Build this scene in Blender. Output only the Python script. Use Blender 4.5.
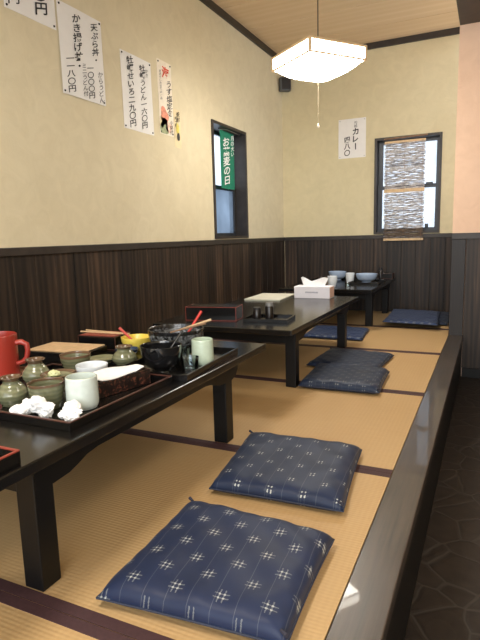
import bpy, bmesh, math, random
from mathutils import Vector, Matrix
random.seed(7)
S = bpy.context.scene
COL = S.collection
for o in list(bpy.data.objects): bpy.data.objects.remove(o)

# ------------------------------------------------------------------ camera
cam = bpy.data.objects.new('camera', bpy.data.cameras.new('camera'))
COL.objects.link(cam)
Rt = Vector((0.90447423, 0.42567431, -0.02697666))
Up = Vector((-0.04287369, 0.15366049, 0.98719314))
Fw = Vector((-0.42436801, 0.89173417, -0.15723218))
mw = Matrix.Identity(4)
for i in range(3):
    mw[i][0] = Rt[i]; mw[i][1] = Up[i]; mw[i][2] = -Fw[i]
mw[2][3] = 0.7608
cam.matrix_world = mw
cam.data.sensor_fit = 'HORIZONTAL'
cam.data.sensor_width = 36
cam.data.lens = 36 * 525.886 / 480
cam.data.clip_start = 0.02
S.camera = cam

# ------------------------------------------------------------------ light
S.view_settings.view_transform = 'Standard'
S.view_settings.look = 'None'
S.view_settings.gamma = 1
S.view_settings.use_curve_mapping = False
S.view_settings.exposure = 0.70
W = bpy.data.worlds.new('daylight'); S.world = W; W.use_nodes = True
bg = W.node_tree.nodes['Background']
bg.inputs[0].default_value = (0.84, 0.92, 1.0, 1)
bg.inputs[1].default_value = 2.1

def area(name, loc, target, size, power, color, sy=None):
    l = bpy.data.lights.new(name, 'AREA'); l.energy = power; l.color = color
    l.size = size
    if sy: l.shape = 'RECTANGLE'; l.size_y = sy
    o = bpy.data.objects.new(name, l); COL.objects.link(o)
    o.location = loc
    o.rotation_euler = (Vector(target) - Vector(loc)).to_track_quat('-Z', 'Y').to_euler()
    return o
LAMP_STRENGTH = 24
area('assumed_lamp_near', (-0.95, 0.3, 2.0), (-0.95, 0.3, 0), 0.45, 16, (1.0, 0.93, 0.82))  # assumed lamp out of view, added as a bare area light without fixture
area('aisle_fill', (0.75, 1.6, 2.3), (0.5, 1.7, 0), 0.5, 9, (1.0, 0.9, 0.78))  # added fill light above the aisle, no actual fixture there
area('front_fill', (0.6, -1.9, 1.3), (-1.0, 3, 1.4), 2.0, 34, (1.0, 0.95, 0.88), 1.6)  # added warm fill behind the camera, tilted up to brighten the ceiling

# ------------------------------------------------------------------ material tools
class NT:
    def __init__(s, name):
        s.m = bpy.data.materials.new(name); s.m.use_nodes = True
        s.t = s.m.node_tree; s.b = s.t.nodes['Principled BSDF']; s.out = s.t.nodes['Material Output']
    def n(s, kind, **kw):
        x = s.t.nodes.new('ShaderNode' + kind)
        for k, v in kw.items(): setattr(x, k, v)
        return x
    def link(s, a, b): s.t.links.new(a, b)
    def setin(s, x, i, v):
        if isinstance(v, bpy.types.NodeSocket): s.link(v, x.inputs[i])
        elif v is not None: x.inputs[i].default_value = v
    def math(s, op, a, b=None, c=None):
        x = s.n('Math', operation=op)
        s.setin(x, 0, a)
        if b is not None: s.setin(x, 1, b)
        if c is not None: s.setin(x, 2, c)
        return x.outputs[0]
    def coord(s, kind='Object'): return s.n('TexCoord').outputs[kind]
    def mapping(s, v, scale=(1, 1, 1), rot=(0, 0, 0), loc=(0, 0, 0)):
        x = s.n('Mapping'); s.link(v, x.inputs[0])
        x.inputs['Scale'].default_value = scale; x.inputs['Rotation'].default_value = rot; x.inputs['Location'].default_value = loc
        return x.outputs[0]
    def noise(s, v, scale, detail=3, rough=0.5, dist=0):
        x = s.n('TexNoise'); s.link(v, x.inputs['Vector'])
        x.inputs['Scale'].default_value = scale; x.inputs['Detail'].default_value = detail
        x.inputs['Roughness'].default_value = rough; x.inputs['Distortion'].default_value = dist
        return x.outputs['Fac']
    def ramp(s, f, stops):
        x = s.n('ValToRGB'); s.link(f, x.inputs[0])
        e = x.color_ramp.elements
        while len(e) < len(stops): e.new(0.5)
        for q, (p, c) in zip(e, stops):
            q.position = p; q.color = (*c, 1) if len(c) == 3 else c
        return x.outputs[0]
    def mix(s, f, a, b, mode='MIX'):
        x = s.n('MixRGB', blend_type=mode)
        s.setin(x, 0, f)
        for i, v in ((1, a), (2, b)):
            if isinstance(v, tuple): v = (*v, 1) if len(v) == 3 else v
            s.setin(x, i, v)
        return x.outputs[0]
    def bump(s, h, strength=0.3, dist=0.01):
        x = s.n('Bump'); s.link(h, x.inputs['Height'])
        x.inputs['Strength'].default_value = strength; x.inputs['Distance'].default_value = dist
        s.link(x.outputs[0], s.b.inputs['Normal'])
    def base(s, c, rough=0.5, spec=0.5, coat=0, metal=0):
        if isinstance(c, tuple): s.b.inputs['Base Color'].default_value = (*c, 1)
        else: s.link(c, s.b.inputs['Base Color'])
        s.setin(s.b, 'Roughness', rough)
        s.b.inputs['Specular IOR Level'].default_value = spec
        s.b.inputs['Coat Weight'].default_value = coat
        s.b.inputs['Metallic'].default_value = metal

def vary(c, k): return tuple(max(0, min(1, v * k)) for v in c)

def simple(name, c, rough=0.5, amt=0.12, scale=30, bump=0.05, spec=0.5, coat=0, metal=0):
    t = NT(name); v = t.coord()
    f = t.noise(v, scale, 4)
    t.base(t.ramp(f, [(0.3, vary(c, 1 - amt)), (0.7, vary(c, 1 + amt))]), rough, spec, coat, metal)
    if bump: t.bump(f, bump, 0.002)
    return t.m

def plaster(name, c, c2):
    t = NT(name); v = t.coord()
    f = t.noise(v, 1.6, 5, 0.55, 0.6)
    f2 = t.noise(v, 9, 6, 0.6, 1.2)
    col = t.ramp(f, [(0.3, c), (0.7, c2)])
    col = t.mix(0.35, col, t.ramp(f2, [(0.35, vary(c, 0.93)), (0.65, vary(c2, 1.04))]))
    t.base(col, 0.85, 0.25)
    t.bump(t.math('ADD', f2, t.math('MULTIPLY', t.noise(v, 60, 3), 0.3)), 0.35, 0.006)
    return t.m

def board(name, c_dark, c_light, pitch=0.115, stretch=0.1, axis='z', rough=0.5, scale=30):
    """planks along z (walls) or along x (ceiling); grain follows the plank"""
    t = NT(name); v = t.coord()
    sp = t.n('SeparateXYZ'); t.link(v, sp.inputs[0])
    if axis == 'z':
        across = t.math('ADD', sp.outputs[0], sp.outputs[1]); along = sp.outputs[2]
    else:
        across = sp.outputs[1]; along = sp.outputs[0]
    idx = t.math('FLOOR', t.math('DIVIDE', across, pitch))
    wn = t.n('TexWhiteNoise', noise_dimensions='1D'); t.link(idx, wn.inputs['W'])
    cb = t.n('CombineXYZ'); t.link(across, cb.inputs[0])
    t.link(t.math('MULTIPLY', along, stretch), cb.inputs[1]); t.link(t.math('MULTIPLY', wn.outputs[0], 37.0), cb.inputs[2])
    g = t.noise(cb.outputs[0], scale, 5, 0.6, 0.3)
    w = t.n('TexWave', wave_type='BANDS', bands_direction='X'); t.link(cb.outputs[0], w.inputs[0])
    w.inputs['Scale'].default_value = scale * 0.55; w.inputs['Distortion'].default_value = 9
    w.inputs['Detail'].default_value = 3; w.inputs['Detail Scale'].default_value = 0.8
    f = t.math('ADD', t.math('MULTIPLY', g, 0.72), t.math('MULTIPLY', w.outputs['Fac'], 0.22))
    f = t.math('ADD', f, t.math('MULTIPLY', t.math('SUBTRACT', wn.outputs[0], 0.5), 0.22))
    c_mid = tuple(a * 0.72 + b * 0.28 for a, b in zip(c_dark, c_light))
    t.base(t.ramp(f, [(0.3, c_dark), (0.58, c_mid), (0.85, c_light)]), rough, 0.4)
    t.bump(f, 0.25, 0.004)
    return t.m

M = {}
M['plaster'] = plaster('cream_plaster', (0.63, 0.545, 0.37), (0.69, 0.61, 0.435))
M['plaster_back'] = plaster('yellow_plaster', (0.62, 0.545, 0.35), (0.68, 0.60, 0.40))
M['plaster_pink'] = plaster('peach_plaster', (0.78, 0.53, 0.38), (0.82, 0.58, 0.43))
M['wains'] = board('burnt_cedar_boards', (0.009, 0.0058, 0.0042), (0.110, 0.065, 0.040), 0.13, 0.10, 'z', 0.5, 14)
M['post'] = board('dark_post_wood', (0.010, 0.007, 0.006), (0.06, 0.040, 0.029), 0.9, 0.06, 'z', 0.45, 45)
M['trim'] = simple('dark_trim_wood', (0.028, 0.021, 0.017), 0.45, 0.3, 14)
M['ceil'] = board('pale_ceiling_board', (0.64, 0.46, 0.275), (0.75, 0.57, 0.37), 0.47, 0.04, 'x', 0.6, 6)
M['black'] = simple('black_lacquer', (0.005, 0.0045, 0.0045), 0.2, 0.15, 20, 0.02, 0.55)
M['black_matte'] = simple('black_wood', (0.004, 0.0037, 0.0037), 0.42, 0.2, 40, 0.03, 0.3)
M['plastic'] = simple('black_plastic', (0.015, 0.015, 0.017), 0.4, 0.1)
M['paper'] = simple('white_paper', (0.80, 0.78, 0.76), 0.8, 0.02, 20, 0.0)
M['ink'] = simple('black_ink', (0.02, 0.02, 0.025), 0.7, 0.1)
M['redink'] = simple('red_ink', (0.65, 0.08, 0.04), 0.7, 0.1)
M['green'] = simple('green_cloth', (0.008, 0.19, 0.11), 0.8, 0.12, 60, 0.1)
M['white'] = simple('white_print', (0.85, 0.87, 0.85), 0.8, 0.02)
M['alu'] = simple('dark_bronze_sash', (0.035, 0.037, 0.042), 0.35, 0.1, metal=0.3)
M['red'] = simple('red_lacquer', (0.32, 0.030, 0.018), 0.4, 0.08, 12, 0.02, coat=0.3)
M['redrim'] = simple('red_rim_lacquer', (0.27, 0.045, 0.03), 0.35, 0.1)
M['brownrim'] = simple('dark_brown_rim', (0.075, 0.028, 0.02), 0.3, 0.2)
M['woodtan'] = simple('pale_wood', (0.62, 0.43, 0.24), 0.55, 0.12, 40)
M['woodbrown'] = simple('brown_tray_wood', (0.22, 0.12, 0.06), 0.5, 0.25, 30)
M['metal'] = simple('grey_metal', (0.45, 0.45, 0.45), 0.3, 0.1, metal=1)
M['tissue'] = simple('soft_tissue', (0.88, 0.88, 0.88), 0.9, 0.03, 60, 0.1)

def celadon(name, c, rimc, rim_z, hscale=90, stripes=True):
    t = NT(name); v = t.coord()
    sp = t.n('SeparateXYZ'); t.link(v, sp.inputs[0])
    z = t.math('ADD', sp.outputs[2], t.math('MULTIPLY', t.noise(v, 25, 3), 0.008))
    f = t.math('SINE', t.math('MULTIPLY', z, hscale * 6.28))
    f = t.math('MULTIPLY_ADD', f, 0.5, 0.5)
    c1 = t.ramp(f, [(0.0, vary(c, 0.82)), (1.0, vary(c, 1.12))]) if stripes else t.ramp(t.noise(v, 60), [(0.3, vary(c, 0.95)), (0.7, vary(c, 1.04))])
    edge = t.math('GREATER_THAN', z, rim_z)
    t.base(t.mix(edge, c1, rimc), 0.18, 0.5, 0.4)
    t.bump(f, 0.12 if stripes else 0.02, 0.003)
    return t.m
SAGE = (0.17, 0.175, 0.10); BRN = (0.12, 0.07, 0.04)
M['sage_jar'] = celadon('sage_glaze_jar', SAGE, BRN, 0.070)
M['sage_cup'] = celadon('sage_glaze_cup', vary(SAGE, 0.9), BRN, 0.0645)
M['sage_bowl'] = celadon('sage_glaze_bowl', SAGE, vary(BRN, 1.4), 0.052)
M['sage_plate'] = celadon('sage_glaze_plate', vary(SAGE, 1.15), BRN, 0.5, stripes=False)
M['celadon'] = celadon('pale_celadon', (0.60, 0.67, 0.63), (0.60, 0.64, 0.52), 0.086, stripes=False)
M['celadon2'] = celadon('pale_green_ribbed', (0.50, 0.59, 0.47), (0.50, 0.55, 0.42), 0.5, stripes=False)
M['porc'] = celadon('blue_white_porcelain', (0.70, 0.74, 0.78), (0.5, 0.6, 0.7), 0.5, stripes=False)
M['bluebowl'] = celadon('grey_blue_porcelain', (0.36, 0.45, 0.60), (0.5, 0.55, 0.6), 0.5, stripes=False)
M['navyglaze'] = celadon('navy_glaze', (0.03, 0.05, 0.10), (0.03, 0.05, 0.10), 0.5, stripes=False)
M['yellow'] = simple('yellow_glaze', (0.80, 0.62, 0.10), 0.3, 0.15, 25, coat=0.3)
M['blackglaze'] = simple('black_bowl_glaze', (0.008, 0.008, 0.009), 0.12, 0.2, 15, 0.02, coat=0.5)

def mottled():
    t = NT('mottled_black_glaze'); v = t.coord()
    f = t.noise(v, 55, 6, 0.7, 0.5)
    sp = t.n('SeparateXYZ'); t.link(v, sp.inputs[0])
    band = t.math('MULTIPLY', t.math('MULTIPLY', t.math('GREATER_THAN', sp.outputs[2], 0.050), t.math('LESS_THAN', sp.outputs[2], 0.086)), 0.13)
    g = t.math('ADD', f, band)
    t.base(t.ramp(g, [(0.54, (0.008, 0.008, 0.009)), (0.74, (0.20, 0.21, 0.22))]), 0.2, 0.5, 0.3)
    t.bump(f, 0.3, 0.004); return t.m
M['mottled'] = mottled()

def glass(name, c=(0.95, 0.98, 1.0), rough=0.0, alpha=0.25):
    t = NT(name)
    tr = t.n('BsdfTransparent'); tr.inputs[0].default_value = (*c, 1)
    gl = t.n('BsdfGlossy'); gl.inputs['Roughness'].default_value = 0.05 + rough
    fr = t.n('Fresnel'); fr.inputs[0].default_value = 1.45
    mx = t.n('MixShader'); t.link(t.math('ADD', fr.outputs[0], alpha * 0.3), mx.inputs[0])
    t.link(tr.outputs[0], mx.inputs[1]); t.link(gl.outputs[0], mx.inputs[2])
    t.link(mx.outputs[0], t.out.inputs[0]); return t.m
M['glass'] = glass('clear_glass', (0.9, 0.94, 0.95))
def frosted(name, c, k=0.5):
    t = NT(name); v = t.coord()
    tr = t.n('BsdfTransparent'); tl = t.n('BsdfTranslucent')
    f = t.noise(v, 5, 2)
    cc = t.ramp(f, [(0.3, vary(c, 0.85)), (0.7, vary(c, 1.05))])
    t.link(cc, tr.inputs[0]); t.link(cc, tl.inputs[0])
    mx = t.n('MixShader'); mx.inputs[0].default_value = k
    t.link(tr.outputs[0], mx.inputs[1]); t.link(tl.outputs[0], mx.inputs[2])
    t.link(mx.outputs[0], t.out.inputs[0]); return t.m
M['pane'] = frosted('window_pane', (0.66, 0.68, 0.71), 0.25)
M['pane_grey'] = frosted('frosted_grey_pane', (0.34, 0.38, 0.43), 0.4)

def tatami():
    t = NT('tatami_weave'); v = t.coord()
    sp = t.n('SeparateXYZ'); t.link(v, sp.inputs[0])
    # rush ribs: fine lines across, chained rows
    a = t.math('SINE', t.math('MULTIPLY', sp.outputs[0], 2 * math.pi / 0.016))
    b = t.math('SINE', t.math('MULTIPLY', sp.outputs[1], 2 * math.pi / 0.0105))
    h = t.math('ADD', t.math('MULTIPLY', b, 0.65), t.math('MULTIPLY', a, 0.5))
    n1 = t.noise(t.mapping(v, (3, 40, 1)), 3, 4)
    n2 = t.noise(v, 1.5, 4)
    f = t.math('ADD', t.math('MULTIPLY_ADD', h, 0.085, 0.35), t.math('MULTIPLY', n1, 0.3))
    col = t.ramp(f, [(0.2, (0.40, 0.245, 0.105)), (0.5, (0.50, 0.325, 0.15)), (0.85, (0.58, 0.39, 0.195))])
    col = t.mix(0.3, col, t.ramp(n2, [(0.35, (0.48, 0.30, 0.13)), (0.65, (0.56, 0.38, 0.185))]))
    t.base(col, 0.55, 0.35)
    t.bump(h, 0.16, 0.0015); return t.m
M['tatami'] = tatami()
M['heri'] = simple('maroon_cloth_border', (0.055, 0.022, 0.024), 0.75, 0.15, 120, 0.15)

def kerbm():
    t = NT('worn_kerb_wood'); v = t.coord()
    g = t.noise(t.mapping(v, (40, 1.6, 40)), 2.2, 5, 0.6)
    s = t.noise(t.mapping(v, (140, 3, 1), (0, 0, 0.15)), 1.2, 5, 0.8)
    p = t.noise(v, 7, 4, 0.6)
    f = t.math('ADD', t.math('MULTIPLY', g, 0.8), t.math('MULTIPLY', p, 0.2))
    col = t.ramp(f, [(0.32, (0.014, 0.011, 0.008)), (0.68, (0.075, 0.053, 0.039))])
    sc = t.ramp(s, [(0.60, (0, 0, 0)), (0.72, (1, 1, 1))])
    col = t.mix(t.math('MULTIPLY', sc, 0.35), col, (0.18, 0.16, 0.14))
    t.base(col, t.math('MULTIPLY_ADD', g, 0.25, 0.23), 0.8, 0.35)
    t.bump(g, 0.10, 0.002); return t.m
M['kerb'] = kerbm()

def stone():
    t = NT('crazy_paving_stone'); v0 = t.coord()
    nz = t.n('TexNoise'); t.link(v0, nz.inputs['Vector']); nz.inputs['Scale'].default_value = 5
    v = t.mix(0.06, v0, nz.outputs['Color'], 'ADD')
    vo = t.n('TexVoronoi', feature='DISTANCE_TO_EDGE'); t.link(v, vo.inputs['Vector']); vo.inputs['Scale'].default_value = 6.6
    vc = t.n('TexVoronoi', feature='F1'); t.link(v, vc.inputs['Vector']); vc.inputs['Scale'].default_value = 6.6
    d = vo.outputs['Distance']
    n = t.noise(v0, 22, 6, 0.65)
    st = t.ramp(n, [(0.3, (0.011, 0.008, 0.006)), (0.7, (0.032, 0.023, 0.017))])
    st = t.mix(0.3, st, t.ramp(t.math('FRACT', t.math('MULTIPLY', vc.outputs['Distance'], 3.0)), [(0, (0.014, 0.011, 0.009)), (1, (0.032, 0.025, 0.02))]))
    g = t.ramp(d, [(0.012, (0.042, 0.035, 0.029)), (0.035, (0.012, 0.010, 0.008)), (0.06, (0, 0, 0))])
    k = t.ramp(d, [(0.02, (1, 1, 1)), (0.045, (0, 0, 0))])
    t.base(t.mix(k, st, g), 0.48, 0.35)
    t.bump(t.math('ADD', t.math('MULTIPLY', n, 0.5), t.math('MINIMUM', t.math('MULTIPLY', d, 14), 1.0)), 0.3, 0.004)
    return t.m
M['stone'] = stone()

def kasuri(name, c, dots, dash, amp=1.0, pitch=0.10):
    """navy cloth with a staggered lattice of small woven hash crosses (object coordinates)"""
    t = NT(name); v = t.coord()
    sp = t.n('SeparateXYZ'); t.link(v, sp.inputs[0])
    nn = t.math('MULTIPLY', t.math('SUBTRACT', t.noise(v, 300, 2), 0.5), 0.004)
    X, Y = t.math('ADD', sp.outputs[0], nn), t.math('ADD', sp.outputs[1], nn)
    tot = None
    for ox, oy in ((0, 0), (0.5, 0.5)):
        def cell(a, o):
            q = t.math('FRACT', t.math('ADD', t.math('DIVIDE', a, pitch), o + 50))
            return t.math('ABSOLUTE', t.math('MULTIPLY', t.math('SUBTRACT', q, 0.5), pitch))
        ax, ay = cell(X, ox), cell(Y, oy)
        def line(a, b, d, w, e):
            on = t.math('LESS_THAN', t.math('ABSOLUTE', t.math('SUBTRACT', a, d)), w)
            return t.math('MULTIPLY', on, t.math('LESS_THAN', b, e))
        d = 0.0052; w = 0.0014
        h1 = line(ax, ay, d, w, 0.0165); h2 = line(ay, ax, d, w, 0.0165)
        both = t.math('MULTIPLY', line(ax, ay, d, 0.0021, 0.0165), line(ay, ax, d, 0.0021, 0.0165))
        one = t.math('MAXIMUM', h1, h2)
        s = t.math('ADD', t.math('MULTIPLY', one, dash), t.math('MULTIPLY', both, dots))
        tot = s if tot is None else t.math('MAXIMUM', tot, s)
    thr = t.noise(t.mapping(v, (1, 1, 1)), 500, 2)
    tot = t.math('MULTIPLY', tot, t.math('MULTIPLY_ADD', thr, 0.9, 0.45))
    lines = t.math('LESS_THAN', t.math('FRACT', t.math('ADD', t.math('DIVIDE', sp.outputs[0], pitch / 2), 50.25)), 0.03)
    fab = t.ramp(t.noise(v, 7, 3), [(0.3, vary(c, 0.85)), (0.7, vary(c, 1.15))])
    fab = t.mix(t.math('MULTIPLY', lines, 0.12), fab, (0.4, 0.4, 0.4))
    t.base(t.mix(t.math('MINIMUM', t.math('MULTIPLY', tot, amp), 1.0), fab, (0.62, 0.64, 0.60)), 0.5, 0.3)
    t.b.inputs['Sheen Weight'].default_value = 0.05
    t.bump(t.noise(t.mapping(v, (1, 1, 1)), 900, 1), 0.08, 0.001)
    return t.m
M['kas_a'] = kasuri('navy_kasuri_cross_cloth', (0.013, 0.022, 0.060), 0.55, 0.20)
M['kas_b'] = kasuri('navy_kasuri_dot_cloth', (0.012, 0.021, 0.053), 0.75, 0.04)
M['kas_c'] = kasuri('dark_navy_speckled_cloth', (0.008, 0.017, 0.043), 0.5, 0.03, 0.7, 0.065)
M['kas_d'] = kasuri('bright_navy_cloth', (0.013, 0.030, 0.092), 0.5, 0.16, 0.7, 0.06)

# ------------------------------------------------------------------ mesh tools
def finish(name, bm, m, parent=None, smooth=False, loc=None, rotz=0):
    me = bpy.data.meshes.new(name)
    bmesh.ops.recalc_face_normals(bm, faces=bm.faces[:])
    bm.to_mesh(me); bm.free()
    for mm in (m if isinstance(m, (list, tuple)) else [m]): me.materials.append(mm)
    if smooth:
        for p in me.polygons: p.use_smooth = True
        try: me.set_sharp_from_angle(angle=math.radians(42))
        except Exception: pass
    o = bpy.data.objects.new(name, me); COL.objects.link(o)
    if parent: o.parent = parent
    if loc: o.location = loc
    if rotz: o.rotation_euler.z = rotz
    return o

def box(bm, x0, x1, y0, y1, z0, z1, bev=0.0, mi=0, rz=0, c=None):
    r = bmesh.ops.create_cube(bm, size=1)
    vs = r['verts']
    for v in vs:
        v.co = Vector(((x0 + x1) / 2 + v.co.x * (x1 - x0), (y0 + y1) / 2 + v.co.y * (y1 - y0), (z0 + z1) / 2 + v.co.z * (z1 - z0)))
    fs = set(f for v in vs for f in v.link_faces)
    if bev:
        rr = bmesh.ops.bevel(bm, geom=list(set(e for v in vs for e in v.link_edges)), offset=bev, segments=2, profile=0.5, affect='EDGES')
        fs = set(rr['faces']) | {f for f in fs if f.is_valid}
        vs = list({v for f in fs for v in f.verts})
    for f in fs:
        if f.is_valid: f.material_index = mi
    if rz:
        cc = Vector(c or ((x0 + x1) / 2, (y0 + y1) / 2, 0))
        bmesh.ops.rotate(bm, verts=vs, cent=cc, matrix=Matrix.Rotation(rz, 3, 'Z'))
    return vs

def tube(bm, p0, p1, r0, r1=None, seg=12):
    r1 = r0 if r1 is None else r1
    p0, p1 = Vector(p0), Vector(p1); d = (p1 - p0)
    q = d.to_track_quat('Z', 'Y')
    rings = []
    for p, r in ((p0, r0), (p1, r1)):
        rings.append([bm.verts.new(p + q @ Vector((r * math.cos(2 * math.pi * i / seg), r * math.sin(2 * math.pi * i / seg), 0))) for i in range(seg)])
    for i in range(seg):
        bm.faces.new((rings[0][i], rings[0][(i + 1) % seg], rings[1][(i + 1) % seg], rings[1][i]))
    bm.faces.new(rings[0][::-1]); bm.faces.new(rings[1])

def path_tube(bm, pts, r, seg=10):
    pts = [Vector(p) for p in pts]; rings = []
    for k, p in enumerate(pts):
        d = (pts[min(k + 1, len(pts) - 1)] - pts[max(k - 1, 0)]).normalized()
        q = d.to_track_quat('Z', 'Y')
        rr = r[k] if isinstance(r, (list, tuple)) else r
        rings.append([bm.verts.new(p + q @ Vector((rr * math.cos(2 * math.pi * i / seg), rr * math.sin(2 * math.pi * i / seg), 0))) for i in range(seg)])
    for a, b in zip(rings, rings[1:]):
        # match closest start to avoid twist
        o = min(range(seg), key=lambda s: (a[0].co - b[s].co).length)
        b[:] = b[o:] + b[:o]
        for i in range(seg): bm.faces.new((a[i], a[(i + 1) % seg], b[(i + 1) % seg], b[i]))
    bm.faces.new(rings[0][::-1]); bm.faces.new(rings[-1])

def lathe(bm, prof, seg=44, wob=0, c=(0, 0, 0)):
    rings = []; ph = random.random() * 6
    for r, z in prof:
        if r < 1e-5: rings.append([bm.verts.new((c[0], c[1], c[2] + z))])
        else: rings.append([bm.verts.new((c[0] + r * (1 + wob * math.sin(3 * 2 * math.pi * i / seg + ph)) * math.cos(2 * math.pi * i / seg), c[1] + r * (1 + wob * math.cos(2 * 2 * math.pi * i / seg + ph)) * math.sin(2 * math.pi * i / seg), c[2] + z)) for i in range(seg)])
    for a, b in zip(rings, rings[1:]):
        for i in range(seg):
            j = (i + 1) % seg
            if len(a) == 1 and len(b) == 1: break
            if len(a) == 1: bm.faces.new((a[0], b[j], b[i]))
            elif len(b) == 1: bm.faces.new((a[i], a[j], b[0]))
            else: bm.faces.new((a[i], a[j], b[j], b[i]))

def smoothprof(pts, n=5):
    """Catmull-Rom through (r,z) points"""
    out = []
    P = [pts[0]] + list(pts) + [pts[-1]]
    for i in range(1, len(P) - 2):
        for k in range(n):
            t = k / n
            f = lambda a, b, c, d: 0.5 * ((2 * b) + (-a + c) * t + (2 * a - 5 * b + 4 * c - d) * t * t + (-a + 3 * b - 3 * c + d) * t ** 3)
            out.append((max(0, f(*[p[0] for p in P[i - 1:i + 3]])), f(*[p[1] for p in P[i - 1:i + 3]])))
    out.append(pts[-1]); return out

def slab(bm, g, th):
    """closed thin sheet from a grid of verts g; back grid offset along -normal by th"""
    nj, ni = len(g), len(g[0])
    nrm = []
    for j in range(nj):
        row = []
        for i in range(ni):
            a = g[j][min(i + 1, ni - 1)].co - g[j][max(i - 1, 0)].co
            b = g[min(j + 1, nj - 1)][i].co - g[max(j - 1, 0)][i].co
            row.append(a.cross(b).normalized())
        nrm.append(row)
    h = [[bm.verts.new(g[j][i].co - nrm[j][i] * th) for i in range(ni)] for j in range(nj)]
    for j in range(nj - 1):
        for i in range(ni - 1):
            bm.faces.new((g[j][i], g[j][i + 1], g[j + 1][i + 1], g[j + 1][i]))
            bm.faces.new((h[j][i], h[j + 1][i], h[j + 1][i + 1], h[j][i + 1]))
    ring = [(0, i) for i in range(ni)] + [(j, ni - 1) for j in range(1, nj)] + [(nj - 1, i) for i in range(ni - 2, -1, -1)] + [(j, 0) for j in range(nj - 2, 0, -1)]
    for (a, b), (c, d) in zip(ring, ring[1:] + ring[:1]):
        bm.faces.new((g[a][b], h[a][b], h[c][d], g[c][d]))

def tag(o, label=None, cat=None, group=None, kind=None):
    if label: o['label'] = label
    if cat: o['category'] = cat
    if group: o['group'] = group
    if kind: o['kind'] = kind
    return o
def thing(name, label, cat, loc=(0, 0, 0), rz=0, group=None):
    o = bpy.data.objects.new(name, None); COL.objects.link(o)
    o.empty_display_size = 0.05
    o.location = loc; o.rotation_euler.z = rz
    return tag(o, label, cat, group)
def struct(name, bm, m, smooth=False): return tag(finish(name, bm, m, smooth=smooth), kind='structure')
def copy_tree(o, parent=None):
    c = o.copy(); COL.objects.link(c)
    if parent: c.parent = parent
    for ch in [x for x in bpy.data.objects if x.parent == o]: copy_tree(ch, c)
    return c

# text built as mesh, in a local frame: x right, y up, lying in z=0
def text_mesh(bm, s, size, x, y, bold=0.012, narrow=1.0, tilt=0, shear=0.0):
    """one vertical column of characters, top at y, centred on x"""
    for k, ch in enumerate(s):
        if ch == ' ': continue
        cu = bpy.data.curves.new('t', 'FONT'); cu.body = ch; cu.size = size; cu.offset = bold * size
        cu.align_x = 'CENTER'; cu.align_y = 'CENTER'; cu.resolution_u = 3
        o = bpy.data.objects.new('t', cu); COL.objects.link(o)
        bpy.context.view_layer.update()
        me = bpy.data.meshes.new_from_object(o.evaluated_get(bpy.context.evaluated_depsgraph_get()))
        bpy.data.objects.remove(o); bpy.data.curves.remove(cu)
        n0 = len(bm.verts); bm.from_mesh(me); bm.verts.ensure_lookup_table()
        vs = bm.verts[n0:]
        if vs:
            cx = (min(v.co.x for v in vs) + max(v.co.x for v in vs)) / 2
            cy = (min(v.co.y for v in vs) + max(v.co.y for v in vs)) / 2
            a = tilt + random.uniform(-0.06, 0.06)
            if ch in 'ー': a += math.pi / 2
            for v in vs:
                px, py = v.co.x - cx, v.co.y - cy
                px, py = px * math.cos(a) - py * math.sin(a), px * math.sin(a) + py * math.cos(a)
                v.co = Vector((x + px * narrow, y - size * (k + 0.5) + py + shear * px * narrow, 0.0))
        bpy.data.meshes.remove(me)

WALL_L = Matrix(((0, 0, 1), (1, 0, 0), (0, 1, 0)))      # local x -> +Y, y -> Z, z -> +X
WALL_B = Matrix(((1, 0, 0), (0, 0, -1), (0, 1, 0)))     # local x -> +X, y -> Z, z -> -Y

# ------------------------------------------------------------------ setting
XW, YB, ZC, ZF, YP = -1.94, 5.19, 2.47, -0.31, 4.12
Y0, XR = -2.2, 1.7
ZW = 0.738
# left wall with window opening y 3.66..4.28, z .752..1.635
LW = (3.66, 4.28, 0.745, 1.635)
bm = bmesh.new()
T = 0.16
for a in [(XW - T, XW, Y0, LW[0], 0, 2.6), (XW - T, XW, LW[1], YB + 0.2, 0, 2.6), (XW - T, XW, LW[0], LW[1], 0, LW[2]), (XW - T, XW, LW[0], LW[1], LW[3], 2.6)]:
    box(bm, *a)
struct('wall_left', bm, M['plaster'])
BWN = (-1.02, -0.425, 0.745, 1.628)
bm = bmesh.new()
for a in [(XW, BWN[0], YB, YB + T, -0.05, 2.6), (BWN[1], XR, YB, YB + T, -0.05, 2.6), (BWN[0], BWN[1], YB, YB + T, -0.05, BWN[2]), (BWN[0], BWN[1], YB, YB + T, BWN[3], 2.6)]:
    box(bm, *a)
struct('wall_back', bm, M['plaster_back'])
bm = bmesh.new(); box(bm, -0.25, XR, YP, YP + 0.10, ZF, 2.62); struct('wall_partition', bm, M['plaster_pink'])
bm = bmesh.new(); box(bm, XR, XR + 0.1, Y0, YP, ZF, 2.6); struct('wall_right', bm, M['plaster'])
# ceiling of wide boards, joints along x
bm = bmesh.new()
y = Y0; js = [4.805 - 0.47 * k for k in range(16)]
js = [YB + 0.2] + js
for a, b in zip(js, js[1:]):
    box(bm, XW - T, -0.2, b + 0.0035, a - 0.0035, ZC, ZC + 0.03, 0.003)
box(bm, XW - T, -0.2, Y0, YB + 0.2, ZC + 0.031, ZC + 0.06)
box(bm, -0.05, XR, Y0, YP + 0.1, 2.5, 2.56)
struct('ceiling', bm, M['ceil'])
bm = bmesh.new(); box(bm, -0.25, 0.02, Y0, YP, 2.13, 2.62, 0.004); struct('trim_1', bm, M['trim'])          # beam above the step
bm = bmesh.new(); box(bm, XW, XW + 0.022, Y0, YB, 2.418, ZC, 0.002); struct('trim_2', bm, M['trim'])
bm = bmesh.new(); box(bm, XW + 0.022, -0.25, YB - 0.022, YB, 2.418, ZC, 0.002); struct('trim_3', bm, M['trim'])

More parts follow.
